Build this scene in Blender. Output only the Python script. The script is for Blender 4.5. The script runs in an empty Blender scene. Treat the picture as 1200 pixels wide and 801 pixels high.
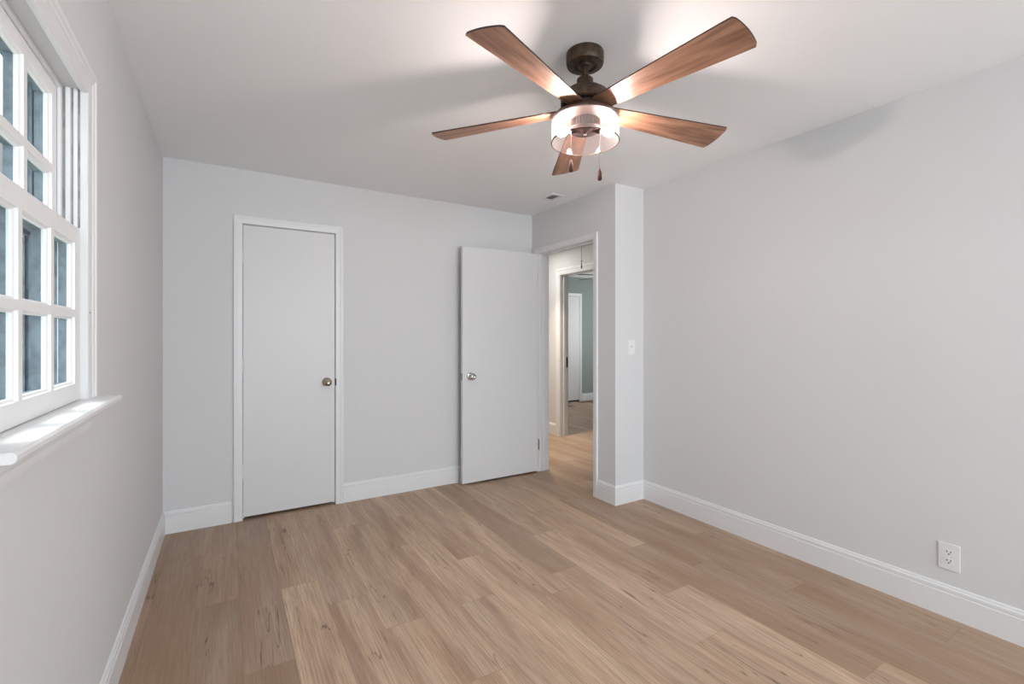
import bpy, bmesh, math, random
from mathutils import Vector, Matrix

# ------------------------------------------------------------------ camera, sky, light, exposure
PI = math.pi
random.seed(7)
SC = bpy.context.scene
COL = SC.collection
XL, XR, XE, YB, YC, H = -0.3532, 2.7828, 2.4853, 3.7144, 2.5913, 2.4138   # left wall, right wall, entry wall, back wall, corner, ceiling
YR = -3.30                                                                 # unseen wall behind the camera, set far back to even the fill
YAW = 0.5469

cd = bpy.data.cameras.new('camera'); cam = bpy.data.objects.new('camera', cd); COL.objects.link(cam)
cam.location = (0, 0, 1.2654); cam.rotation_euler = (PI/2, 0, -YAW)
cd.sensor_width = 36; cd.lens = 547.734/1200*36; cd.shift_y = (393.93-400.5)/1200
cd.clip_start = 0.02
SC.camera = cam
SC.view_settings.view_transform = 'Standard'; SC.view_settings.look = 'None'
SC.view_settings.gamma = 1; SC.view_settings.use_curve_mapping = False
SC.view_settings.exposure = -0.12

W = bpy.data.worlds.new('sky'); SC.world = W; W.use_nodes = True
bg = W.node_tree.nodes['Background']
bg.inputs[0].default_value = (0.93, 0.97, 1.0, 1); bg.inputs[1].default_value = 3.6

def sun(energy, direction, angle=4):
    l = bpy.data.lights.new('sun', 'SUN'); l.energy = energy; l.angle = math.radians(angle); l.color = (1, .97, .93)
    o = bpy.data.objects.new('sun', l); COL.objects.link(o)
    o.rotation_euler = Vector(direction).to_track_quat('-Z', 'Y').to_euler(); o.location = (-4, 3, 6)
sun(4.5, (0.62, -0.30, -1.0), 24)

def area(name, loc, direction, sx, sy, power, color=(1, 1, 1), portal=False):
    l = bpy.data.lights.new(name, 'AREA'); l.shape = 'RECTANGLE'; l.size = sx; l.size_y = sy; l.energy = power; l.color = color
    o = bpy.data.objects.new(name, l); COL.objects.link(o); o.location = loc
    o.rotation_euler = Vector(direction).to_track_quat('-Z', 'Y').to_euler()
    if portal: l.cycles.is_portal = True
    return o
# portals steer sky light through the openings; the rear opening is made up
area('portal_side_window', (XL-.16, 1.413, 1.53), (1, 0, 0), .72, .92, 1, portal=True)
area('portal_fill_window', (1.35, YR-.16, 1.45), (0, 1, 0), 2.2, 1.5, 1, portal=True)
area('rear_fill_light', (1.35, YR-.20, 1.40), (0, 1, .3), 2.2, 1.45, 124, (.82, .92, 1))  # added area lamp outside the made-up rear window, the main fill
sl = bpy.data.lights.new('hall_downlight', 'SPOT'); sl.energy = 150; sl.spot_size = math.radians(84); sl.spot_blend = .9; sl.shadow_soft_size = .05; sl.color = (1, .87, .70)
slo = bpy.data.objects.new('hall_downlight', sl); COL.objects.link(slo); slo.location = (3.12, 4.60, H-.06)
area('hall_lamp_light', (3.05, 4.75, H-.06), (0, 0, -1), .3, .3, 8, (1, .96, .91))
area('far_room_fill_light', (7.05, 5.6, 1.5), (-1, 0, 0), 1.2, 1.2, 40, (.95, .98, 1))  # lamp added to brighten the far room, which has no window

# ------------------------------------------------------------------ materials
def srgb(r, g, b):
    f = lambda c: (c/255/12.92) if c/255 <= .04045 else ((c/255+.055)/1.055)**2.4
    return (f(r), f(g), f(b), 1)

def mat(name, color, rough=.5, metal=0, spec=.5, bump=None, var=None):
    m = bpy.data.materials.new(name); m.use_nodes = True
    nt = m.node_tree; b = nt.nodes['Principled BSDF']
    b.inputs['Base Color'].default_value = color; b.inputs['Roughness'].default_value = rough
    b.inputs['Metallic'].default_value = metal; b.inputs['Specular IOR Level'].default_value = spec
    tc = nt.nodes.new('ShaderNodeTexCoord')
    if bump:
        n = nt.nodes.new('ShaderNodeTexNoise'); n.inputs['Scale'].default_value = bump[0]; n.inputs['Detail'].default_value = 3
        bp = nt.nodes.new('ShaderNodeBump'); bp.inputs['Strength'].default_value = bump[1]; bp.inputs['Distance'].default_value = bump[2]
        nt.links.new(tc.outputs['Object'], n.inputs['Vector']); nt.links.new(n.outputs['Fac'], bp.inputs['Height']); nt.links.new(bp.outputs[0], b.inputs['Normal'])
    if var:   # second colour mottled in
        n = nt.nodes.new('ShaderNodeTexNoise'); n.inputs['Scale'].default_value = var[1]; n.inputs['Detail'].default_value = 5
        mx = nt.nodes.new('ShaderNodeMix'); mx.data_type = 'RGBA'
        cr = nt.nodes.new('ShaderNodeValToRGB'); cr.color_ramp.elements[0].position = .4; cr.color_ramp.elements[1].position = .65
        nt.links.new(tc.outputs['Object'], n.inputs['Vector']); nt.links.new(n.outputs['Fac'], cr.inputs[0]); nt.links.new(cr.outputs[0], mx.inputs[0])
        mx.inputs[6].default_value = color; mx.inputs[7].default_value = var[0]
        nt.links.new(mx.outputs[2], b.inputs['Base Color'])
    return m

M = {}
M['wall'] = mat('wall_paint', (.71, .713, .716, 1), .75, spec=.25, bump=(90, .12, .004))
M['ceiling'] = mat('ceiling_paint', (.94, .95, .96, 1), .9, spec=.15, bump=(60, .1, .004))
M['trim'] = mat('trim_paint', (.80, .805, .81, 1), .38)
M['door'] = mat('door_paint', (.73, .735, .74, 1), .42)
M['sash'] = mat('old_sash_paint', (.86, .86, .86, 1), .5, bump=(140, .08, .001))
M['track'] = mat('dark_track_paint', (.36, .36, .36, 1), .6, bump=(80, .2, .002), var=((.20, .20, .20, 1), 22))
M['groove'] = mat('dark_groove', (.10, .10, .10, 1), .8)
M['storm'] = mat('blue_grey_storm_frame', srgb(108, 122, 131), .5, var=(srgb(74, 88, 98), 30))
M['stormlight'] = mat('pale_blue_storm_track', srgb(164, 182, 192), .4)
M['plastic'] = mat('white_plastic', (.82, .82, .82, 1), .3)
M['black'] = mat('black_slot', (.012, .012, .012, 1), .6)
M['bronze'] = mat('mottled_bronze', srgb(62, 52, 44), .48, .55, var=(srgb(92, 70, 54), 40))
M['ring'] = mat('warm_bronze', srgb(62, 42, 35), .5, .4)
M['nickel'] = mat('satin_nickel', (.62, .60, .57, 1), .22, 1)
M['brass'] = mat('aged_nickel', (.42, .38, .32, 1), .2, 1)
M['steel'] = mat('dull_steel', (.28, .28, .28, 1), .4, .8)
M['register'] = mat('register_paint', (.6, .6, .61, 1), .5)
M['sage'] = mat('sage_paint', srgb(150, 160, 156), .8, spec=.2)
M['darkfan'] = mat('dark_fan_finish', srgb(46, 46, 46), .5)
M['fobwood'] = mat('dark_fob_wood', srgb(66, 38, 28), .75, spec=.2)
M['chain'] = mat('bead_chain', srgb(84, 72, 64), .7, .2)
M['cord'] = mat('white_cord', (.55, .55, .55, 1), .7)

def floor_material():
    m = bpy.data.materials.new('vinyl_oak_planks'); m.use_nodes = True
    nt = m.node_tree; N = nt.nodes; L = nt.links; b = N['Principled BSDF']
    at = N.new('ShaderNodeAttribute'); at.attribute_name = 'plank'
    sp = N.new('ShaderNodeSeparateColor'); L.new(at.outputs['Color'], sp.inputs[0])
    tc = N.new('ShaderNodeTexCoord'); sx = N.new('ShaderNodeSeparateXYZ'); L.new(tc.outputs['Object'], sx.inputs[0])
    def mul(s, k):
        n = N.new('ShaderNodeMath'); n.operation = 'MULTIPLY'; L.new(s, n.inputs[0]); n.inputs[1].default_value = k; return n.outputs[0]
    def noise(kx, ky, detail=4, rough=.55, dist=0, seedk=37.0):
        c = N.new('ShaderNodeCombineXYZ'); L.new(mul(sx.outputs[0], kx), c.inputs[0]); L.new(mul(sx.outputs[1], ky), c.inputs[1]); L.new(mul(sp.outputs[1], seedk), c.inputs[2])
        n = N.new('ShaderNodeTexNoise'); n.inputs['Scale'].default_value = 1; n.inputs['Detail'].default_value = detail
        n.inputs['Roughness'].default_value = rough; n.inputs['Distortion'].default_value = dist
        L.new(c.outputs[0], n.inputs['Vector']); return n.outputs['Fac']
    def ramp(s, stops):
        r = N.new('ShaderNodeValToRGB'); e = r.color_ramp.elements
        e[0].position, e[0].color = stops[0]; e[1].position, e[1].color = stops[-1]
        for p, c in stops[1:-1]:
            x = e.new(p); x.color = c
        L.new(s, r.inputs[0]); return r.outputs[0]
    def mix(f, a, c, mode='MIX'):
        n = N.new('ShaderNodeMix'); n.data_type = 'RGBA'; n.blend_type = mode
        if isinstance(f, (int, float)): n.inputs[0].default_value = f
        else: L.new(f, n.inputs[0])
        for s, i in ((a, 6), (c, 7)):
            if isinstance(s, tuple): n.inputs[i].default_value = s
            else: L.new(s, n.inputs[i])
        return n.outputs[2]
    g = lambda v: (v, v, v, 1)
    base = ramp(sp.outputs[0], [(0, srgb(152, 124, 101)), (.5, srgb(216, 186, 157)), (1, srgb(238, 209, 180))])
    band = noise(9, .9, 3, .5, .6)
    col = mix(mul(ramp(band, [(.3, g(1)), (.7, g(0))]), .8), base, srgb(156, 124, 98))
    grey = noise(5, .7, 2, .5, .4, 91.0)
    col = mix(mul(ramp(grey, [(.42, g(0)), (.75, g(1))]), .45), col, srgb(198, 180, 164))
    fine = noise(190, 4.5, 6, .72, .25, 53.0)
    col = mix(mul(ramp(fine, [(.40, g(1)), (.58, g(0))]), .5), col, srgb(136, 108, 86))
    fleck = noise(60, 14, 4, .7, 1.5, 11.0)
    col = mix(mul(ramp(fleck, [(.6, g(0)), (.75, g(1))]), .30), col, srgb(142, 116, 98))
    crack = noise(30, 1.5, 2, .4, .5, 71.0)
    cr = ramp(crack, [(.488, g(0)), (.5, g(1)), (.512, g(0))])
    gate = ramp(noise(5, 2.2, 1, .5, 0, 23.0), [(.56, g(0)), (.62, g(1))])
    cc = mix(1.0, cr, gate, 'MULTIPLY')
    col = mix(mul(cc, .75), col, srgb(70, 50, 40))
    L.new(col, b.inputs['Base Color'])
    b.inputs['Roughness'].default_value = .42; b.inputs['Specular IOR Level'].default_value = .42
    bp = N.new('ShaderNodeBump'); bp.inputs['Strength'].default_value = .12; bp.inputs['Distance'].default_value = .001
    L.new(fine, bp.inputs['Height']); L.new(bp.outputs[0], b.inputs['Normal'])
    return m
M['floor'] = floor_material()
M['seam'] = mat('plank_seam', srgb(120, 98, 82), .8)

def blade_material():
    m = bpy.data.materials.new('walnut_blade'); m.use_nodes = True
    nt = m.node_tree; N = nt.nodes; L = nt.links; b = N['Principled BSDF']
    tc = N.new('ShaderNodeTexCoord'); oi = N.new('ShaderNodeObjectInfo')
    mp = N.new('ShaderNodeMapping'); mp.inputs['Scale'].default_value = (5, 45, 45); L.new(tc.outputs['Object'], mp.inputs[0])
    n = N.new('ShaderNodeTexNoise'); n.noise_dimensions = '4D'; n.inputs['Scale'].default_value = 1; n.inputs['Detail'].default_value = 5; n.inputs['Distortion'].default_value = .5
    mu = N.new('ShaderNodeMath'); mu.operation = 'MULTIPLY'; mu.inputs[1].default_value = 40; L.new(oi.outputs['Random'], mu.inputs[0]); L.new(mu.outputs[0], n.inputs['W'])
    L.new(mp.outputs[0], n.inputs['Vector'])
    r = N.new('ShaderNodeValToRGB'); e = r.color_ramp.elements
    e[0].position = .28; e[0].color = srgb(112, 80, 62); e[1].position = .72; e[1].color = srgb(184, 142, 116)
    x = e.new(.5); x.color = srgb(156, 115, 91)
    L.new(n.outputs['Fac'], r.inputs[0]); L.new(r.outputs[0], b.inputs['Base Color']); b.inputs['Roughness'].default_value = .45
    return m
M['blade'] = blade_material()
M['bladeedge'] = mat('dark_blade_edge', srgb(52, 38, 30), .6)

def thin_glass(name, tint, gloss=.08, haze=0.0, hazecol=(1, 1, 1, 1), rough=.0):
    m = bpy.data.materials.new(name); m.use_nodes = True
    nt = m.node_tree; N = nt.nodes; L = nt.links; N.remove(N['Principled BSDF']); out = N['Material Output']
    t = N.new('ShaderNodeBsdfTransparent'); t.inputs[0].default_value = tint
    g = N.new('ShaderNodeBsdfGlossy'); g.inputs['Roughness'].default_value = rough
    lw = N.new('ShaderNodeLayerWeight'); lw.inputs['Blend'].default_value = .35
    mm = N.new('ShaderNodeMath'); mm.operation = 'MULTIPLY_ADD'; L.new(lw.outputs['Facing'], mm.inputs[0]); mm.inputs[1].default_value = gloss*2.2; mm.inputs[2].default_value = gloss*.5
    a = N.new('ShaderNodeMixShader'); L.new(mm.outputs[0], a.inputs[0]); L.new(t.outputs[0], a.inputs[1]); L.new(g.outputs[0], a.inputs[2])
    last = a
    if haze:
        d = N.new('ShaderNodeBsdfDiffuse'); d.inputs[0].default_value = hazecol
        tl = N.new('ShaderNodeBsdfTranslucent'); tl.inputs[0].default_value = hazecol
        dm = N.new('ShaderNodeMixShader'); dm.inputs[0].default_value = .5; L.new(d.outputs[0], dm.inputs[1]); L.new(tl.outputs[0], dm.inputs[2])
        last = N.new('ShaderNodeMixShader'); last.inputs[0].default_value = haze; L.new(a.outputs[0], last.inputs[1]); L.new(dm.outputs[0], last.inputs[2])
    L.new(last.outputs[0], out.inputs[0])
    return m
M['pane'] = thin_glass('window_glass', (.92, .95, .96, 1), .03)
M['shade'] = thin_glass('rose_tinted_glass', (.90, .83, .81, 1), .02, .012, (1, .90, .86, 1), .06)

def emission(name, color, s):
    m = bpy.data.materials.new(name); m.use_nodes = True; nt = m.node_tree
    nt.nodes.remove(nt.nodes['Principled BSDF']); e = nt.nodes.new('ShaderNodeEmission'); e.inputs[0].default_value = color; e.inputs[1].default_value = s
    nt.links.new(e.outputs[0], nt.nodes['Material Output'].inputs[0]); return m
M['bulb'] = emission('lit_bulb', (1, .965, .95, 1), 760)
M['hallbulb'] = emission('lit_hall_globe', (1, .9, .78, 1), 3)

def brick_material():
    m = bpy.data.materials.new('brick'); m.use_nodes = True; nt = m.node_tree; b = nt.nodes['Principled BSDF']
    tc = nt.nodes.new('ShaderNodeTexCoord'); mp = nt.nodes.new('ShaderNodeMapping'); mp.inputs['Rotation'].default_value = (PI/2, 0, 0)
    br = nt.nodes.new('ShaderNodeTexBrick'); br.inputs['Scale'].default_value = 1
    br.inputs['Brick Width'].default_value = .22; br.inputs['Row Height'].default_value = .075; br.inputs['Mortar Size'].default_value = .006
    br.inputs['Color1'].default_value = srgb(178, 140, 118); br.inputs['Color2'].default_value = srgb(150, 116, 98); br.inputs['Mortar'].default_value = srgb(190, 182, 172)
    nt.links.new(tc.outputs['Object'], mp.inputs[0]); nt.links.new(mp.outputs[0], br.inputs['Vector']); nt.links.new(br.outputs['Color'], b.inputs['Base Color'])
    b.inputs['Roughness'].default_value = .9; return m
M['brick'] = brick_material()
M['grass'] = mat('lawn', srgb(84, 110, 58), .9, var=(srgb(60, 84, 40), 6))
M['leaf'] = mat('leaves', srgb(86, 116, 74), .6, var=(srgb(56, 84, 52), 9))
M['bark'] = mat('bark', srgb(92, 78, 64), .9)
M['roof'] = mat('roof_shingles', srgb(88, 84, 82), .9)

# ------------------------------------------------------------------ mesh helpers
def obj(name, bm, m, parent=None, smooth=False, **props):
    bmesh.ops.recalc_face_normals(bm, faces=bm.faces[:])
    me = bpy.data.meshes.new(name); bm.to_mesh(me); bm.free()
    for x in (m if isinstance(m, (list, tuple)) else [m]): me.materials.append(x)
    if smooth:
        for p in me.polygons: p.use_smooth = True
        try: me.set_sharp_from_angle(angle=math.radians(35))
        except Exception: pass
    o = bpy.data.objects.new(name, me); COL.objects.link(o)
    if parent: o.parent = parent
    for k, v in props.items(): o[k] = v
    return o

def root(name, loc=(0, 0, 0), rz=0, **props):
    o = bpy.data.objects.new(name, None); COL.objects.link(o); o.location = loc; o.rotation_euler = (0, 0, rz)
    o.empty_display_size = .05
    for k, v in props.items(): o[k] = v
    return o

def box(bm, x0, x1, y0, y1, z0, z1, bevel=0, mi=0):
    r = bmesh.ops.create_cube(bm, size=1)
    vs = r['verts']
    for v in vs:
        v.co = Vector((x0+(v.co.x+.5)*(x1-x0), y0+(v.co.y+.5)*(y1-y0), z0+(v.co.z+.5)*(z1-z0)))
    fs = set(f for v in vs for f in v.link_faces)
    for f in fs: f.material_index = mi
    if bevel:
        es = list(set(e for v in vs for e in v.link_edges))
        bmesh.ops.bevel(bm, geom=es, offset=bevel, segments=2, affect='EDGES', profile=.6)
    return bm

def B(*a, **k):
    bm = bmesh.new(); return box(bm, *a, **k)

def lathe(bm, prof, M4=Matrix(), seg=48, cap=True):
    """prof: (r, z) list, revolved about local z, placed by M4"""
    rings = []
    for r, z in prof:
        if r < 1e-6: rings.append([bm.verts.new(M4 @ Vector((0, 0, z)))])
        else: rings.append([bm.verts.new(M4 @ Vector((r*math.cos(2*PI*i/seg), r*math.sin(2*PI*i/seg), z))) for i in range(seg)])
    for a, b in zip(rings, rings[1:]):
        if len(a) == 1 and len(b) == 1: continue
        for i in range(seg):
            j = (i+1) % seg
            if len(a) == 1: bm.faces.new((a[0], b[i], b[j]))
            elif len(b) == 1: bm.faces.new((a[i], a[j], b[0]))
            else: bm.faces.new((a[i], a[j], b[j], b[i]))
    return bm

def LT(prof, M4=Matrix(), seg=48):
    return lathe(bmesh.new(), prof, M4, seg)

def tube(bm, pts, r, seg=10):
    pts = [Vector(p) for p in pts]; rings = []
    for i, p in enumerate(pts):
        d = (pts[min(i+1, len(pts)-1)]-pts[max(i-1, 0)]).normalized()
        q = d.to_track_quat('Z', 'Y')
        rings.append([bm.verts.new(p+q @ Vector((r*math.cos(2*PI*k/seg), r*math.sin(2*PI*k/seg), 0))) for k in range(seg)])
    for a, b in zip(rings, rings[1:]):
        for k in range(seg):
            bm.faces.new((a[k], a[(k+1) % seg], b[(k+1) % seg], b[k]))
    bm.faces.new(rings[0][::-1]); bm.faces.new(rings[-1]); return bm

def sweep2d(path, prof, closed=False):
    """floor-plan path (x, y), room on its left; profile (d away from wall, z); mitred corners"""
    bm = bmesh.new(); P = [Vector(p) for p in path]; n = len(P); rings = []
    def nrm(a, b):
        d = (b-a).normalized(); return Vector((-d.y, d.x))
    for i in range(n):
        if i == 0: m = nrm(P[0], P[1])
        elif i == n-1: m = nrm(P[-2], P[-1])
        else:
            a, b = nrm(P[i-1], P[i]), nrm(P[i], P[i+1]); m = (a+b)/(1+a.dot(b))
        rings.append([bm.verts.new((P[i].x+m.x*d, P[i].y+m.y*d, z)) for d, z in prof])
    k = len(prof)
    for a, b in zip(rings, rings[1:]):
        for j in range(k): bm.faces.new((a[j], a[(j+1) % k], b[(j+1) % k], b[j]))
    bm.faces.new(rings[0][::-1]); bm.faces.new(rings[-1]); return bm

def casing(T, s0, s1, z0, z1, prof, bottom=False):
    """U-shaped moulding round an opening; T(s, z, d) -> world; prof (o outward, d proud) closed"""
    bm = bmesh.new(); rings = []
    for cs, cz in ((-1, 0), (-1, 1), (1, 1), (1, 0)):
        rings.append([bm.verts.new(T((s0 if cs < 0 else s1)+cs*o, (z1+o) if cz else z0, d)) for o, d in prof])
    k = len(prof)
    for a, b in zip(rings, rings[1:]):
        for j in range(k): bm.faces.new((a[j], a[(j+1) % k], b[(j+1) % k], b[j]))
    bm.faces.new(rings[0][::-1]); bm.faces.new(rings[-1]); return bm

BASE = [(0, 0), (.0135, 0), (.0135, .108), (.0105, .111), (.0105, .114), (.012, .117), (.012, .129), (.008, .133), (.0075, .137), (.006, .142), (0, .144)]
CAS = [(0, 0), (0, .009), (.004, .012), (.030, .0135), (.040, .0165), (.052, .0165), (.055, .014), (.055, 0)]
S = dict(kind='structure')

# ------------------------------------------------------------------ floor: staggered vinyl planks
PH = {-2: 3.25, -1: 2.62, 0: 2.01, 1: 2.60, 2: 2.33, 3: 2.01, 4: 2.76, 5: 2.01, 6: 2.42, 7: 1.86, 8: 2.02, 9: 2.47, 10: 1.57, 11: 2.02, 12: 2.9, 13: 1.27, 14: .72}
TONE = {(1, 2): .95, (1, 3): .45, (9, 2): .95, (8, 2): .3, (8, 3): .35, (8, 1): .6, (7, 1): .45, (7, 2): .62, (11, 2): .3, (11, 1): .5, (3, 2): .5, (4, 3): .6, (4, 2): .55}
PW, PL = .178, 1.22
bm = bmesh.new(); lay = bm.loops.layers.float_color.new('plank')
box(bm, XL-.2, 7.2, YR-.2, 7.5, -.12, -.0012, mi=1)
for row in range(-3, 42):
    x0 = .05+row*PW; x1 = x0+PW
    ph = PH.get(row, random.uniform(0, PL)) % PL
    c0 = math.floor((YR-.2-ph)/PL)
    for cix in range(c0, c0+9):
        y0 = ph+cix*PL; y1 = y0+PL
        a, b_, c_, d_ = max(x0, XL-.1)+.0004, min(x1, 7.1)-.0004, max(y0, YR-.1)+.0004, min(y1, 7.4)-.0004
        if a >= b_ or c_ >= d_: continue
        key = None
        mid = (c_+d_)/2
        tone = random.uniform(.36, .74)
        if row <= 0: tone = random.uniform(.0, .2)  # left rows darker, partly the room's shading put into the plank tone
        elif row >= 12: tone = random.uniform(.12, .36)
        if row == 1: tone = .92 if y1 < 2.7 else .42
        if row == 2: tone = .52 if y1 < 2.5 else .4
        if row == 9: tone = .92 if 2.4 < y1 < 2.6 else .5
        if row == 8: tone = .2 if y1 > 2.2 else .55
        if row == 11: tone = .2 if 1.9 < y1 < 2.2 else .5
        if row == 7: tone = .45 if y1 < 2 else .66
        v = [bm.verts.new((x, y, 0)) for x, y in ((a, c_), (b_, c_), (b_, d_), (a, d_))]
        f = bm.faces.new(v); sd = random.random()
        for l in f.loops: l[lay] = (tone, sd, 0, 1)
floor = obj('floor', bm, [M['floor'], M['seam']], **S)

# ------------------------------------------------------------------ walls and ceiling
CX0, CX1, CZ = .0838, .7033, 2.045           # closet opening in the back wall
EY0, EY1, EZ = 2.820, 3.630, 2.050           # rough opening of the entry door
WY0, WY1, WZ0, WZ1 = 1.060, 1.766, 1.062, 1.975   # rough opening of the side window
T_ = .12
bm = bmesh.new()
box(bm, XL-T_, XL, YR-T_, WY0, 0, H); box(bm, XL-T_, XL, WY1, YB+T_, 0, H)
box(bm, XL-T_, XL, WY0, WY1, 0, WZ0); box(bm, XL-T_, XL, WY0, WY1, WZ1, H)
obj('wall_left', bm, M['wall'], **S)
bm = bmesh.new()
box(bm, XL, CX0, YB, YB+T_, 0, H); box(bm, CX1, XE+T_, YB, YB+T_, 0, H); box(bm, CX0, CX1, YB, YB+T_, CZ, H)
obj('wall_back', bm, M['wall'], **S)
bm = bmesh.new()
box(bm, CX0-.3, CX1+.3, YB+.65, YB+.70, 0, H); box(bm, CX0-.35, CX0-.3, YB+T_, YB+.7, 0, H); box(bm, CX1+.3, CX1+.35, YB+T_, YB+.7, 0, H)
obj('wall_closet', bm, M['wall'], **S)
bm = bmesh.new()
box(bm, XE, XE+T_, YC+T_, EY0, 0, H); box(bm, XE, XE+T_, EY1, YB, 0, H); box(bm, XE, XE+T_, EY0, EY1, EZ, H)
obj('wall_entry', bm, M['wall'], **S)
obj('wall_return', B(XE, XR, YC, YC+T_, 0, H), M['wall'], **S)
obj('wall_right', B(XR, XR+T_, YR-T_, YC+T_, 0, H), M['wall'], **S)
RX0, RX1, RZ0, RZ1 = .25, 2.45, .70, 2.15    # made-up wide window behind the camera, added for fill light
bm = bmesh.new()
box(bm, XL, RX0, YR-T_, YR, 0, H); box(bm, RX1, XR, YR-T_, YR, 0, H); box(bm, RX0, RX1, YR-T_, YR, 0, RZ0); box(bm, RX0, RX1, YR-T_, YR, RZ1, H)
obj('wall_rear', bm, M['wall'], **S)
# hall and the room across it
HX, HXF = XE+T_, 3.60                        # hall from HX to HXF
OY0, OY1, OZ = 3.92, 4.745, 2.050            # opening into the far room
bm = bmesh.new()
box(bm, HXF, HXF+T_, 2.2, OY0, 0, H); box(bm, HXF, HXF+T_, OY1, 6.2, 0, H); box(bm, HXF, HXF+T_, OY0, OY1, OZ, H)
box(bm, XR+T_, HXF, 2.2, 2.3, 0, H)
box(bm, HX-T_, HXF, 6.2, 6.3, 0, H); box(bm, HX-T_, HX, YB+T_, 6.2, 0, H)
obj('wall_hall', bm, M['wall'], **S)
FY = 7.12
bm = bmesh.new()
box(bm, HXF+T_, 7.1, FY, FY+.1, 0, H); box(bm, 7.1, 7.2, 2.9, FY+.1, 0, H); box(bm, HXF+T_, 7.1, 2.9, 3.0, 0, H); box(bm, HXF+T_, HXF+T_+.01, 6.2, FY, 0, H)
obj('wall_far_room', bm, M['sage'], **S)
obj('ceiling', B(XL-T_, 7.2, YR-T_, 7.3, H, H+.1), M['ceiling'], **S)

# ------------------------------------------------------------------ baseboards
def bb(name, path): return obj(name, sweep2d(path, BASE), M['trim'], **S)
bb('baseboard_left', [(CX0-.06, YB), (XL, YB), (XL, YR), (XR, YR)])
bb('baseboard_back', [(XE, YB), (CX1+.05, YB)])
bb('baseboard_right', [(XR, YR), (XR, YC), (XE, YC), (XE, EY0-.045)])
bb('baseboard_hall', [(HXF, OY1+.075), (HXF, 6.2)][::-1] if False else [(HXF, OY1+.075), (HXF, 6.19)])
bb('baseboard_far_room', [(7.1, FY), (5.94, FY)])

# ------------------------------------------------------------------ door builder bits
def knob(parent, pos, axis, m, name='door_knob', label=None):
    q = Vector(axis).to_track_quat('Z', 'Y').to_matrix().to_4x4(); T4 = Matrix.Translation(pos) @ q
    prof = [(0, 0), (.032, 0), (.032, .004), (.028, .008), (.014, .011), (.0115, .018), (.0115, .030), (.018, .036), (.026, .043), (.0285, .051), (.027, .058), (.021, .064), (.012, .0665), (.010, .0655), (0, .0655)]
    o = obj(name, LT(prof, T4, 40), m, parent, True)
    if label: o['label'] = label
    return o

def hinge(parent, x, y, z, m, label=None, r=.0062, h=.09):
    bm = bmesh.new()
    for i in range(5):
        a = z-h/2+i*h/5; lathe(bm, [(0, a+.0006), (r, a+.0006), (r, a+h/5-.0006), (0, a+h/5-.0006)], Matrix.Translation((x, y, 0)), 16)
    lathe(bm, [(0, z-h/2-.006), (r*.8, z-h/2-.004), (r*.8, z-h/2), (0, z-h/2)], Matrix.Translation((x, y, 0)), 16)
    lathe(bm, [(0, z+h/2), (r*.8, z+h/2), (r*.8, z+h/2+.004), (0, z+h/2+.006)], Matrix.Translation((x, y, 0)), 16)
    o = obj('hinge', bm, m, parent, True)
    if label: o['label'] = label
    return o

# closet door, closed, in the back wall
TB = lambda s, z, d: (s, YB-d, z)
r1 = root('door_1', (0, 0, 0), label='closed flat white closet door in the back wall, aged round knob at its right edge', **S)
obj('door_casing', casing(TB, CX0+.006, CX1-.006, 0, CZ-.004, CAS), M['trim'], r1)
bm = bmesh.new()
box(bm, CX0, CX0+.0055, YB, YB+T_, 0, CZ-.001); box(bm, CX1-.0055, CX1, YB, YB+T_, 0, CZ-.001); box(bm, CX0+.0055, CX1-.0055, YB, YB+T_, CZ-.0055, CZ-.001)
box(bm, CX0+.0055, CX0+.018, YB+.040, YB+.075, 0, CZ-.0055); box(bm, CX1-.018, CX1-.0055, YB+.040, YB+.075, 0, CZ-.0055); box(bm, CX0+.018, CX1-.018, YB+.040, YB+.075, CZ-.018, CZ-.0055)
obj('door_frame', bm, M['trim'], r1)
obj('door_leaf', B(CX0+.0085, CX1-.0095, YB+.001, YB+.036, .019, CZ-.0095, bevel=.0012), M['door'], r1)
for z in (1.814, 1.070, .336): hinge(r1, CX0+.007, YB-.0075, z, M['trim'], 'white painted hinge')
knob(r1, (.636, YB+.001, .925), (0, -1, 0), M['brass'], label='aged brown nickel knob')
obj('strike_plate', B(CX1-.0065, CX1-.001, YB-.0125, YB+.002, .895, .948), M['black'], r1, label='black strike plate')

# entry door: swung open against the back wall
TE = lambda s, z, d: (XE-d, s, z)
r2 = root('door_2', (0, 0, 0), label='flat white entry door swung open against the back wall, satin knob on its left', **S)
J0, J1, JZ = EY0+.015, EY1-.015, EZ-.015
CASE = [(0, 0), (0, .009), (.004, .012), (.026, .0135), (.034, .0165), (.045, .0165), (.048, .014), (.048, 0)]
obj('door_casing', casing(TE, J0-.004, J1+.004, 0, JZ+.004, CASE), M['trim'], r2)
obj('door_casing', casing(lambda s, z, d: (HX+d, s, z), J0-.004, J1+.004, 0, JZ+.004, CASE), M['trim'], r2)
bm = bmesh.new()
box(bm, XE, HX, EY0, J0, 0, EZ); box(bm, XE, HX, J1, EY1, 0, EZ); box(bm, XE, HX, J0, J1, JZ, EZ)
box(bm, XE+.040, XE+.075, J0, J0+.011, 0, JZ); box(bm, XE+.040, XE+.075, J1-.011, J1, 0, JZ); box(bm, XE+.040, XE+.075, J0+.011, J1-.011, JZ-.011, JZ)
obj('door_frame', bm, M['trim'], r2)
LX0, LX1, LY = 1.696, 2.466, 3.588
obj('door_leaf', B(LX0, LX1, LY, LY+.035, .018, 2.030, bevel=.0015), M['door'], r2)
knob(r2, (1.768, LY, .925), (0, -1, 0), M['nickel'], label='satin nickel knob')
knob(r2, (1.768, LY+.035, .925), (0, 1, 0), M['nickel'], label='satin nickel knob')
obj('latch_plate', B(LX0-.0015, LX0+.001, LY+.006, LY+.029, .895, .952), M['steel'], r2)
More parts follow.
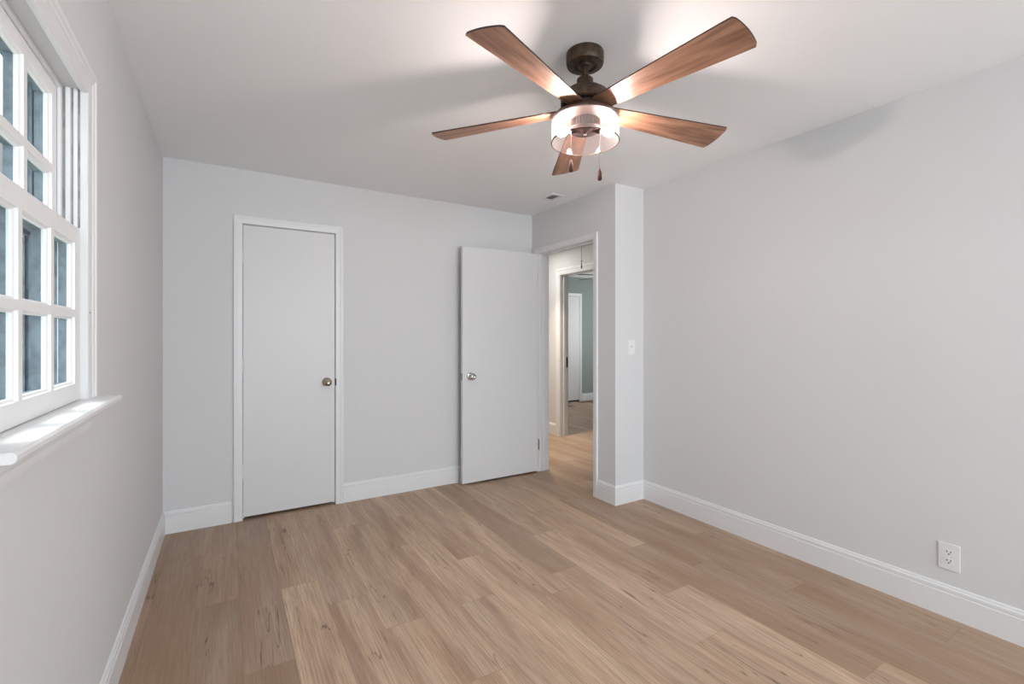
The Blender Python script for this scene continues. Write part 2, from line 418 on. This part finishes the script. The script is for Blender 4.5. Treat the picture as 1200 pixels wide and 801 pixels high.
hinge(r2, XE-.010, LY-.003, 1.815, M['trim'], 'white painted hinge')
hinge(r2, XE-.010, LY-.003, .262, M['steel'], 'dark steel hinge')
obj('strike_plate', B(XE+.006, XE+.034, J0, J0+.0016, .90, .957), M['steel'], r2)

# opening to the far room (cased, no door in view) with its strike plate
r3 = root('door_3', (0, 0, 0), label='white cased doorway across the hall', **S)
CASH = [(0, 0), (0, .010), (.045, .0135), (.055, .018), (.075, .018), (.078, .015), (.078, 0)]
obj('door_casing', casing(lambda s, z, d: (HXF-d, s, z), OY0+.01, OY1-.01, 0, OZ-.01, CASH), M['trim'], r3)
bm = bmesh.new()
box(bm, HXF, HXF+T_, OY0, OY0+.015, 0, OZ); box(bm, HXF, HXF+T_, OY1-.015, OY1, 0, OZ); box(bm, HXF, HXF+T_, OY0+.015, OY1-.015, OZ-.015, OZ)
box(bm, HXF+.045, HXF+.08, OY1-.026, OY1-.015, 0, OZ-.015)
obj('door_frame', bm, M['trim'], r3)
obj('strike_plate', B(HXF+.088, HXF+.114, OY1-.0168, OY1-.014, .87, 1.0), M['black'], r3, label='black strike plate')

# closet door in the far room
r4 = root('door_4', (0, 0, 0), label='closed flat white door in the sage green far room', **S)
TF = lambda s, z, d: (s, FY-d, z)
obj('door_casing', casing(TF, 5.07, 5.875, 0, 2.045, CAS), M['trim'], r4)
obj('door_leaf', B(5.085, 5.868, FY-.012, FY-.001, .03, 2.038, bevel=.001), M['door'], r4)
obj('door_gap', B(5.085, 5.868, FY-.009, FY-.001, 0, .03), M['black'], r4)
for z in (1.85, .25): hinge(r4, 5.872, FY-.020, z, M['trim'])

# ------------------------------------------------------------------ side window: double hung, six over six
r5 = root('window_1', (0, 0, 0), label='old white double hung window with small panes in the left wall', **S)
C0, C1 = 1.069, 1.757                          # clear width between the stops
SZ = 1.088                                     # top of the stool
HD = 1.960
TL = lambda s, z, d: (XL+d, s, z)
WC = [(0, 0), (0, .012), (.003, .0155), (.012, .0165), (.015, .014), (.042, .0165), (.045, .019), (.056, .0195), (.060, .023), (.074, .023), (.078, .019), (.080, 0)]
obj('window_casing', casing(TL, C0, C1, SZ, HD-.006, WC), M['trim'], r5)
bm = bmesh.new()                               # jambs, head, blind stops
box(bm, XL-.047, XL, WY0, C0, SZ-.03, HD+.015); box(bm, XL-.047, XL, C1, WY1, SZ-.03, HD+.015); box(bm, XL-T_, XL, WY0, WY1, HD, HD+.015)
box(bm, XL-T_, XL-.02, C0, C1, WZ0, SZ-.012)
obj('window_frame', bm, M['sash'], r5)
bm = bmesh.new()                               # parting beads between the tracks
for y0, y1 in ((C0, C0+.012), (C1-.012, C1)):
    box(bm, XL-.046, XL-.0385, y0, y1, SZ, HD, bevel=.001)
box(bm, XL-.046, XL-.0385, C0+.012, C1-.012, HD-.010, HD)
for sgn, yy in ((1, C0), (-1, C1)):
    box(bm, XL-.014, XL-.006, min(yy, yy+sgn*.004), max(yy, yy+sgn*.004), 1.57, HD)
    box(bm, XL-.031, XL-.021, min(yy, yy+sgn*.004), max(yy, yy+sgn*.004), 1.57, HD)
obj('parting_bead', bm, M['sash'], r5)
bm = bmesh.new()
for y0, y1 in ((C0, C0+.0012), (C1-.0012, C1)):
    box(bm, XL-.0375, XL-.0320, y0, y1, 1.57, HD); box(bm, XL-.0195, XL-.0155, y0, y1, 1.57, HD); box(bm, XL-.0055, XL-.0008, y0, y1, 1.57, HD)
obj('track_groove', bm, M['track'], r5, label='dark sash track')  # flat dark strips laid on the jambs along the tracks
obj('head_soffit_strip', B(XL-.038, XL-.004, C0+.001, C1-.001, HD-.0008, HD+.001), M['register'], r5)  # grey strip on the head soffit, ageing and shadow put into its colour
obj('head_gap', B(XL-.0478, XL-.0462, C0+.002, C1-.002, HD-.0060, HD+.0005), M['black'], r5, label='dark gap above the upper sash')
obj('nail_hole', LT([(0, .0201), (.0019, .0201), (.0019, .017), (0, .017)], Matrix.Translation((XL, C1+.022, 1.333)) @ Matrix.Rotation(PI/2, 4, 'Y') @ Matrix.Translation((0, 0, -.0032)), 12), M['track'], r5)
bm = bmesh.new()                               # stool with horns, apron below
pr = [(XL-.02, SZ-.018), (XL+.073, SZ-.018), (XL+.0775, SZ-.014), (XL+.0785, SZ-.005), (XL+.0735, SZ), (XL-.02, SZ)]
ring = []
for y in (1.005, 1.845):
    ring.append([bm.verts.new((max(x, XL), y, z)) for x, z in pr])
for j in range(len(pr)): bm.faces.new((ring[0][j], ring[0][(j+1) % len(pr)], ring[1][(j+1) % len(pr)], ring[1][j]))
bm.faces.new(ring[0]); bm.faces.new(ring[1])
box(bm, XL-.05, XL, C0, C1, SZ-.026, SZ)
obj('window_sill', bm, M['trim'], r5)
ap = [(XL, SZ-.018), (XL+.026, SZ-.018), (XL+.026, SZ-.030), (XL+.018, SZ-.044), (XL+.016, SZ-.060), (XL+.012, SZ-.070), (XL+.010, SZ-.088), (XL, SZ-.092)]
bm = bmesh.new(); ring = [[bm.verts.new((x, y, z)) for x, z in ap] for y in (1.05, 1.82)]
for j in range(len(ap)): bm.faces.new((ring[0][j], ring[0][(j+1) % len(ap)], ring[1][(j+1) % len(ap)], ring[1][j]))
bm.faces.new(ring[0]); bm.faces.new(ring[1])
obj('window_apron', bm, M['trim'], r5)

def sash(name, XF, y0, y1, z0, z1, ly, lz, th=.033):
    """XF: room-side face; ly, lz: lists of (start, end) of the lights"""
    bm = bmesh.new(); ins, dep = .006, .008
    def bars(x0, x1, grow):
        L_ = [(a+grow, b-grow) for a, b in ly]; Z_ = [(a+grow, b-grow) for a, b in lz]
        ys = [y0]+[v for p in L_ for v in p]+[y1]
        for i in range(0, len(ys), 2): box(bm, x0, x1, ys[i], ys[i+1], z0, z1)
        zs = [z0]+[v for p in Z_ for v in p]+[z1]
        for i in range(0, len(zs), 2):
            for a, b in L_: box(bm, x0, x1, a, b, zs[i], zs[i+1])
    bars(XF-.0025, XF, 0)
    bars(XF-.016, XF-dep, ins)
    nf = len(bm.faces); bars(XF-th, XF-.016, ins-.001); bm.faces.ensure_lookup_table()
    for f in bm.faces[nf:]: f.material_index = 1
    for a, b in ly:
        for c, d in lz:
            o = [bm.verts.new(p) for p in ((XF-.002, a, c), (XF-.002, b, c), (XF-.002, b, d), (XF-.002, a, d))]
            i_ = [bm.verts.new(p) for p in ((XF-dep, a+ins, c+ins), (XF-dep, b-ins, c+ins), (XF-dep, b-ins, d-ins), (XF-dep, a+ins, d-ins))]
            m_ = [bm.verts.new(p) for p in ((XF-.0055, a+.0015, c+.0015), (XF-.0055, b-.0015, c+.0015), (XF-.0055, b-.0015, d-.0015), (XF-.0055, a+.0015, d-.0015))]
            for k in range(4):
                bm.faces.new((o[k], o[(k+1) % 4], m_[(k+1) % 4], m_[k])); bm.faces.new((m_[k], m_[(k+1) % 4], i_[(k+1) % 4], i_[k]))
    s_ = obj(name, bm, [M['sash'], M['storm']], r5)
    bm = bmesh.new()
    for a, b in ly:
        for c, d in lz: box(bm, XF-.0145, XF-.0120, a+ins+.0002, b-ins-.0002, c+ins+.0002, d-ins-.0002)
    obj('glass', bm, M['pane'], s_)
    return s_
LY3 = [(1.121, 1.301), (1.323, 1.503), (1.525, 1.705)]
sash('lower_sash', XL-.001, C0+.002, C1-.002, SZ+.002, 1.565, LY3, [(1.137, 1.318), (1.338, 1.521)])
sash('upper_sash', XL-.047, C0+.002, C1-.002, 1.535, HD-.003, LY3, [(1.560, 1.703), (1.725, 1.914)])
bm = bmesh.new()                               # outer storm frame, blue-grey
for yy, s_ in ((C0, 1), (C1, -1)): box(bm, XL-.0835, XL-.0472, min(yy-.03*s_, yy), max(yy-.03*s_, yy), SZ-.03, HD+.0)
for k, (dx, dy) in enumerate(((.056, .001), (.068, .0012), (.0835, .006), (.090, .002), (.096, .012), (.104, .002), (.110, .012))):
    for yy, s_ in ((C0, 1), (C1, -1)):
        box(bm, XL-dx-.006, XL-dx, min(yy-.03*s_, yy+dy*s_), max(yy-.03*s_, yy+dy*s_), SZ-.03, HD+.03)
box(bm, XL-.118, XL-.084, C0, C1, HD-.01, HD+.03); box(bm, XL-.118, XL-.084, C0, C1, SZ-.04, SZ-.005)
box(bm, XL-.112, XL-.1, C0, C1, 1.535, 1.565)
n0 = len(bm.faces)
for dx, dy in ((.060, .003), (.074, .004), (.088, .003), (.101, .004)):
    for yy, s_ in ((C0, 1), (C1, -1)): box(bm, XL-dx-.003, XL-dx, min(yy, yy+dy*s_), max(yy, yy+dy*s_), SZ-.02, HD-.01)
bm.faces.ensure_lookup_table()
for f in bm.faces[n0:]: f.material_index = 1
obj('storm_frame', bm, [M['storm'], M['stormlight']], r5, label='blue-grey aluminium storm frame')

# invented window behind the camera, put in to light the room
r6 = root('fill_window', (0, 0, 0), **S)
bm = bmesh.new()
for x in (RX0, .97, 1.69, RX1-.05): box(bm, x, x+.05, YR-.08, YR-.04, RZ0, RZ1)
for z in (RZ0, RZ1-.05): box(bm, RX0, RX1, YR-.079, YR-.041, z, z+.05)
obj('window_frame', bm, M['trim'], r6)
obj('window_casing', casing(lambda s, z, d: (s, YR+d, z), RX0, RX1, RZ0, RZ1, WC), M['trim'], r6)
obj('window_sill', B(RX0-.09, RX1+.09, YR-.03, YR+.06, RZ0-.03, RZ0, bevel=.003), M['trim'], r6)

# ------------------------------------------------------------------ ceiling fan
FX, FYY = 1.2399, 1.4671
fan = root('ceiling_fan', (FX, FYY, H), label='five-blade wooden ceiling fan with bronze motor and lit glass drum light', category='ceiling fan')
zz = lambda z: z-H
obj('canopy', LT([(0, 0), (.0735, 0), (.0755, -.004), (.0755, -.040), (.072, -.050), (.050, -.0545), (.046, -.0545), (.044, -.050), (.028, -.050), (.026, -.056), (.018, -.060), (0, -.060)]), M['bronze'], fan, True)
obj('downrod', LT([(0, -.055), (.0125, -.055), (.0125, zz(2.30)), (0, zz(2.30))], seg=24), M['bronze'], fan, True)
obj('motor_housing', LT([(0, zz(2.312)), (.028, zz(2.312)), (.033, zz(2.306)), (.034, zz(2.280)), (.034, zz(2.272)), (.070, zz(2.262)), (.092, zz(2.246)), (.098, zz(2.225)), (.098, zz(2.205)), (.092, zz(2.200)), (0, zz(2.200))]), M['bronze'], fan, True)
obj('rotor_ring', LT([(.0, zz(2.2005)), (.07, zz(2.2005)), (.07, zz(2.166)), (0, zz(2.166))]), M['bronze'], fan, True)

def blade_mesh():
    bm = bmesh.new(); out = []
    n = 14; r0, r1_ = .075, .655
    hw = lambda x: .041+(.0745-.041)*((x-r0)/(r1_-r0))
    xs = [r0+(r1_-r0)*i/n for i in range(n+1)]
    low = [(x, -hw(x)) for x in xs[:-1]]
    tipp = []
    for k in range(13):
        a = -1+2*k/12; w = hw(r1_)
        edge = 1 if abs(a) > .999 else 0
        tipp.append((r1_+.010*(1-a*a)-.004*edge, a*w*(.985 if edge else 1)))
    up = [(x, hw(x)) for x in reversed(xs[:-1])]
    pts = low+tipp+up
    t = .0055
    A = [bm.verts.new((x, y, -t/2)) for x, y in pts]; Bv = [bm.verts.new((x, y, t/2)) for x, y in pts]
    bm.faces.new(A[::-1]); bm.faces.new(Bv)
    for i in range(len(pts)):
        f = bm.faces.new((A[i], A[(i+1) % len(pts)], Bv[(i+1) % len(pts)], Bv[i])); f.material_index = 1
    return bm
TH0 = math.radians(-84.76)
b0 = None
for k in range(5):
    if b0 is None:
        b0 = obj('blade', blade_mesh(), [M['blade'], M['bladeedge']], fan); o = b0
    else:
        o = b0.copy(); COL.objects.link(o); o.parent = fan
    # plane tilted by the blade pitch, drooping slightly to the tip
    o.matrix_local = Matrix.Translation((0, 0, zz(2.186))) @ Matrix.Rotation(TH0+k*2*PI/5, 4, 'Z') @ Matrix.Rotation(math.radians(2.3), 4, 'Y') @ Matrix.Rotation(math.radians(-11.7), 4, 'X')
    bm = bmesh.new()
    box(bm, .055, .125, -.022, .022, .0032, .0065, bevel=.001)
    for sx_, sy_ in ((.09, -.013), (.09, .013), (.113, 0)): lathe(bm, [(0, .0065), (.004, .0065), (.003, .009), (0, .0095)], Matrix.Translation((sx_, sy_, 0)), 12)
    obj('blade_bracket', bm, M['bronze'], o)
obj('fitter_ring', LT([(0, zz(2.1655)), (.112, zz(2.1655)), (.121, zz(2.163)), (.124, zz(2.158)), (.124, zz(2.149)), (.128, zz(2.147)), (.128, zz(2.141)), (.118, zz(2.139)), (0, zz(2.139))], seg=64), M['ring'], fan, True)
sh = obj('glass_shade', LT([(.1285, zz(2.150)), (.1345, zz(2.147)), (.1358, zz(2.140)), (.1358, zz(2.056)), (.1368, zz(2.052)), (.1345, zz(2.0515)), (.1335, zz(2.055)), (.1335, zz(2.139)), (.1285, zz(2.145))], seg=96), M['shade'], fan, True, label='clear rose tinted glass drum shade')
obj('shade_rim', LT([(.1372, zz(2.0545)), (.1378, zz(2.0525)), (.1368, zz(2.0505)), (.1335, zz(2.0508)), (.1334, zz(2.0525)), (.1372, zz(2.0545))], seg=96), M['ring'], sh, True)
# ribbed light-kit body, plate, finial
bm = bmesh.new(); seg = 60; rings = []
for z in (2.140, 2.104):
    rings.append([bm.verts.new(((.060+(.0028 if i % 2 else -.0028))*math.cos(2*PI*i/seg), (.060+(.0028 if i % 2 else -.0028))*math.sin(2*PI*i/seg), zz(z))) for i in range(seg)])
for i in range(seg): bm.faces.new((rings[0][i], rings[0][(i+1) % seg], rings[1][(i+1) % seg], rings[1][i]))
bm.faces.new(rings[1])
lk = obj('light_kit_body', bm, M['ring'], fan)
obj('bottom_plate', LT([(0, zz(2.105)), (.066, zz(2.105)), (.067, zz(2.102)), (.062, zz(2.099)), (.026, zz(2.094)), (.018, zz(2.088)), (.006, zz(2.084)), (.005, zz(2.079)), (0, zz(2.078))]), M['ring'], lk, True)
cu, su = math.cos(YAW), math.sin(YAW)
for s_, tw in ((-1, .12), (1, -.10)):
    d = Vector((cu*s_, -su*s_, 0)); d.rotate(Matrix.Rotation(tw, 3, 'Z')); d = (d+Vector((0, 0, -.20))).normalized()
    q = d.to_track_quat('Z', 'Y').to_matrix().to_4x4(); T4 = Matrix.Translation(Vector((0, 0, zz(2.112)))+d*.044) @ q
    so = obj('bulb_socket', LT([(0, 0), (.014, 0), (.015, .012), (.015, .022), (.012, .024), (0, .024)], T4, 24), M['ring'], fan, True)
    bu = obj('light_bulb', LT([(0, .024), (.009, .025), (.011, .030), (.017, .040), (.0205, .050), (.021, .058), (.018, .067), (.011, .073), (0, .0755)], T4, 24), M['bulb'], so, True)
for (du, dv, zb) in ((-.0585, -.02, 1.926), (.0565, -.02, 1.892)):
    x, y = du*cu+dv*su, -du*su+dv*cu
    bm = bmesh.new(); z = 2.10
    tube(bm, [(x, y, zz(2.108)), (x, y, zz(zb+.045))], .0007, 6)
    z = 2.10
    while z > zb+.05:
        lathe(bm, [(0, .0013), (.0013, 0), (0, -.0013)], Matrix.Translation((x, y, zz(z))), 8); z -= .0045
    ch = obj('pull_chain', bm, M['chain'], fan)
    obj('chain_fob', LT([(0, .050), (.003, .049), (.0045, .044), (.0078, .036), (.0086, .018), (.0086, .004), (.0065, .0), (0, 0)], Matrix.Translation((x, y, zz(zb))), 20), M['fobwood'], ch, True)

# ------------------------------------------------------------------ wall plates, ceiling register
ou = root('electrical_outlet', (XR, .775, .272), label='white duplex power outlet low on the right wall above the baseboard', category='outlet')
bm = bmesh.new(); box(bm, -.006, 0, -.0375, .0375, -.059, .059, bevel=.002)
obj('cover_plate', bm, M['plastic'], ou)
for z in (.0195, -.0195):
    bm = bmesh.new(); pts = []
    for i in range(32):
        a = 2*PI*i/32; pts.append((max(-.0145, min(.0145, .0172*math.cos(a))), max(-.0125, min(.0125, .0172*math.sin(a)))))
    A = [bm.verts.new((-.0055, p[0], z+p[1])) for p in pts]; C_ = [bm.verts.new((-.0078, p[0], z+p[1])) for p in pts]
    bm.faces.new(C_)
    for i in range(32): bm.faces.new((A[i], A[(i+1) % 32], C_[(i+1) % 32], C_[i]))
    rc = obj('receptacle', bm, M['plastic'], ou)
    bm = bmesh.new(); box(bm, -.0082, -.0074, -.0082, -.0052, z, z+.0085); box(bm, -.0082, -.0074, .0052, .0082, z+.0005, z+.008)
    lathe(bm, [(0, .0082), (.0030, .0082), (.0030, .0074), (0, .0074)], Matrix.Translation((0, 0, z-.0065)) @ Matrix.Rotation(-PI/2, 4, 'Y'), 16)
    obj('slot', bm, M['black'], rc)
obj('screw', LT([(0, .0078), (.0024, .0074), (.0028, .006), (0, .006)], Matrix.Rotation(-PI/2, 4, 'Y'), 16), M['plastic'], ou)

sw = root('light_switch', (2.648, YC, 1.182), label='white toggle light switch on the short wall right of the entry door', category='light switch')
obj('cover_plate', B(-.035, .035, -.006, 0, -.0575, .0575, bevel=.002), M['plastic'], sw)
obj('switch_collar', B(-.006, .006, -.0075, -.0055, -.013, .013), M['plastic'], sw)
bm = bmesh.new(); v = [(-.004, -.007, -.004), (.004, -.007, -.004), (.004, -.007, .008), (-.004, -.007, .008), (-.003, -.018, .005), (.003, -.018, .005), (.003, -.017, .011), (-.003, -.017, .011)]
V = [bm.verts.new(p) for p in v]
for f in ((0, 1, 2, 3), (4, 5, 6, 7), (0, 1, 5, 4), (1, 2, 6, 5), (2, 3, 7, 6), (3, 0, 4, 7)): bm.faces.new([V[i] for i in f])
obj('toggle', bm, M['plastic'], sw)
for z in (-.042, .042):
    obj('screw', LT([(0, .0078), (.0022, .0074), (.0026, .006), (0, .006)], Matrix.Translation((0, 0, z)) @ Matrix.Rotation(PI/2, 4, 'X'), 16), M['plastic'], sw)

vt = root('ceiling_vent', (2.284, 3.116, H), label='small grey air vent in the ceiling near the entry door corner', category='vent')
bm = bmesh.new(); fx, fy, ix, iy = .062, .082, .036, .058
for a in ((-fx, -ix, -fy, fy), (ix, fx, -fy, fy), (-ix, ix, -fy, -iy), (-ix, ix, iy, fy)): box(bm, *a, -.005, 0)
obj('frame', bm, M['trim'], vt)
obj('duct', B(-ix, ix, -iy, iy, -.0008, -.0002), M['black'], vt)
for i in range(6):
    y = -iy+.0095*2*i+.008
    bm = bmesh.new(); V = [bm.verts.new(p) for p in ((-ix, y, -.0045), (ix, y, -.0045), (ix, y+.011, -.0012), (-ix, y+.011, -.0012), (-ix, y, -.0035), (ix, y, -.0035), (ix, y+.011, -.0003), (-ix, y+.011, -.0003))]
    for f in ((0, 1, 2, 3), (4, 5, 6, 7), (0, 1, 5, 4), (1, 2, 6, 5), (2, 3, 7, 6), (3, 0, 4, 7)): bm.faces.new([V[q] for q in f])
    obj('louver', bm, M['register'], vt)

# ------------------------------------------------------------------ hall: attic pull cord, lamp; far room fan
pc = root('pull_cord', (3.10, 3.721, H), label='thin grey attic pull cord with small beads hanging in the hall', category='pull cord')
obj('cord', tube(bmesh.new(), [(0, 0, 0), (0, 0, 1.975-H)], .0022, 8), M['cord'], pc)
obj('bead', LT([(0, .009), (.006, .006), (.008, 0), (.006, -.006), (0, -.009)], Matrix.Translation((0, 0, 2.034-H)), 16), M['steel'], pc, True)
obj('handle', LT([(0, .030), (.004, .028), (.006, .012), (.009, -.012), (.009, -.022), (0, -.024)], Matrix.Translation((0, 0, 1.985-H)), 16), M['steel'], pc, True)
hl = root('ceiling_light', (3.12, 4.70, H), label='small flush ceiling light in the hall', category='ceiling light')
obj('base', LT([(0, 0), (.16, 0), (.16, -.02), (.15, -.025), (0, -.025)]), M['nickel'], hl, True)
obj('lamp_globe', LT([(.13, -.025), (.128, -.035), (.11, -.045), (.07, -.05), (0, -.052)]), M['hallbulb'], hl, True)

ff = root('ceiling_fan', (4.98, 5.34, H), label='dark ceiling fan in the far room seen through both doorways', category='ceiling fan')
obj('canopy', LT([(0, 0), (.07, 0), (.07, -.03), (.05, -.05), (0, -.05)]), M['darkfan'], ff, True)
obj('motor_housing', LT([(0, -.05), (.03, -.05), (.03, -.12), (.11, -.15), (.12, -.22), (.08, -.26), (0, -.27)]), M['darkfan'], ff, True)
for k in range(5):
    o = obj('blade', B(.10, .62, -.065, .065, -.003, .003, bevel=.001), M['darkfan'], ff)
    o.matrix_local = Matrix.Translation((0, 0, -.215)) @ Matrix.Rotation(math.radians(162)+k*2*PI/5, 4, 'Z') @ Matrix.Rotation(math.radians(-12), 4, 'X')

# ------------------------------------------------------------------ outdoors, through the side window
obj('ground_lawn', B(-16, XL-T_-.001, -8, 22, -.32, -.30), M['grass'], **S)
obj('ground_bounce_slab', B(XL-T_-2.6, XL-T_-.001, -2.5, 3.2, -.30, -.26), mat('pale_bounce', (.62, .61, .59, 1), .9), **S)  # unseen pale slab added to bounce sunlight up to the ceiling
hb = root('brick_building', (-2.8, 8.2, -.3), label='brick building with grey roof outside the left window', category='building')
bm = bmesh.new(); box(bm, -3, .9, 0, 4, 0, 3.4)
obj('wall', bm, M['brick'], hb)
bm = bmesh.new(); V = [bm.verts.new(p) for p in ((-3.3, -.3, 3.4), (1.2, -.3, 3.4), (1.2, 4.3, 3.4), (-3.3, 4.3, 3.4), (-3.3, 2, 4.9), (1.2, 2, 4.9))]
for f in ((0, 1, 2, 3), (0, 1, 5, 4), (2, 3, 4, 5), (1, 2, 5), (0, 3, 4)): bm.faces.new([V[q] for q in f])
obj('roof', bm, M['roof'], hb)
def tree(x, y, h, r, label, sd):
    rnd = random.Random(sd); t = root('tree', (x, y, -.3), label=label, category='tree', group='trees outside the window')
    tk = obj('trunk', tube(bmesh.new(), [(0, 0, 0), (.03, .02, h*.3), (-.02, .03, h*.6)], .10, 10), M['bark'], t)
    bm = bmesh.new()
    for _ in range(1500):
        p = Vector((rnd.gauss(0, 1), rnd.gauss(0, 1), rnd.gauss(0, 1))).normalized()*r*rnd.random()**.4; p.z = p.z*1.3+h*.72
        a = .07*rnd.uniform(.6, 1.4); q = Vector((rnd.gauss(0, 1), rnd.gauss(0, 1), rnd.gauss(0, 1))).to_track_quat('Z', 'Y')
        V = [bm.verts.new(p+q @ Vector(c)) for c in ((-a, 0, 0), (0, -a*.45, .01), (a, 0, 0), (0, a*.45, .01))]
        bm.faces.new(V)
    obj('foliage', bm, M['leaf'], t)
tree(-1.02, 5.2, 2.9, .50, 'leafy green tree outside the left window, nearer than the brick building', 3)
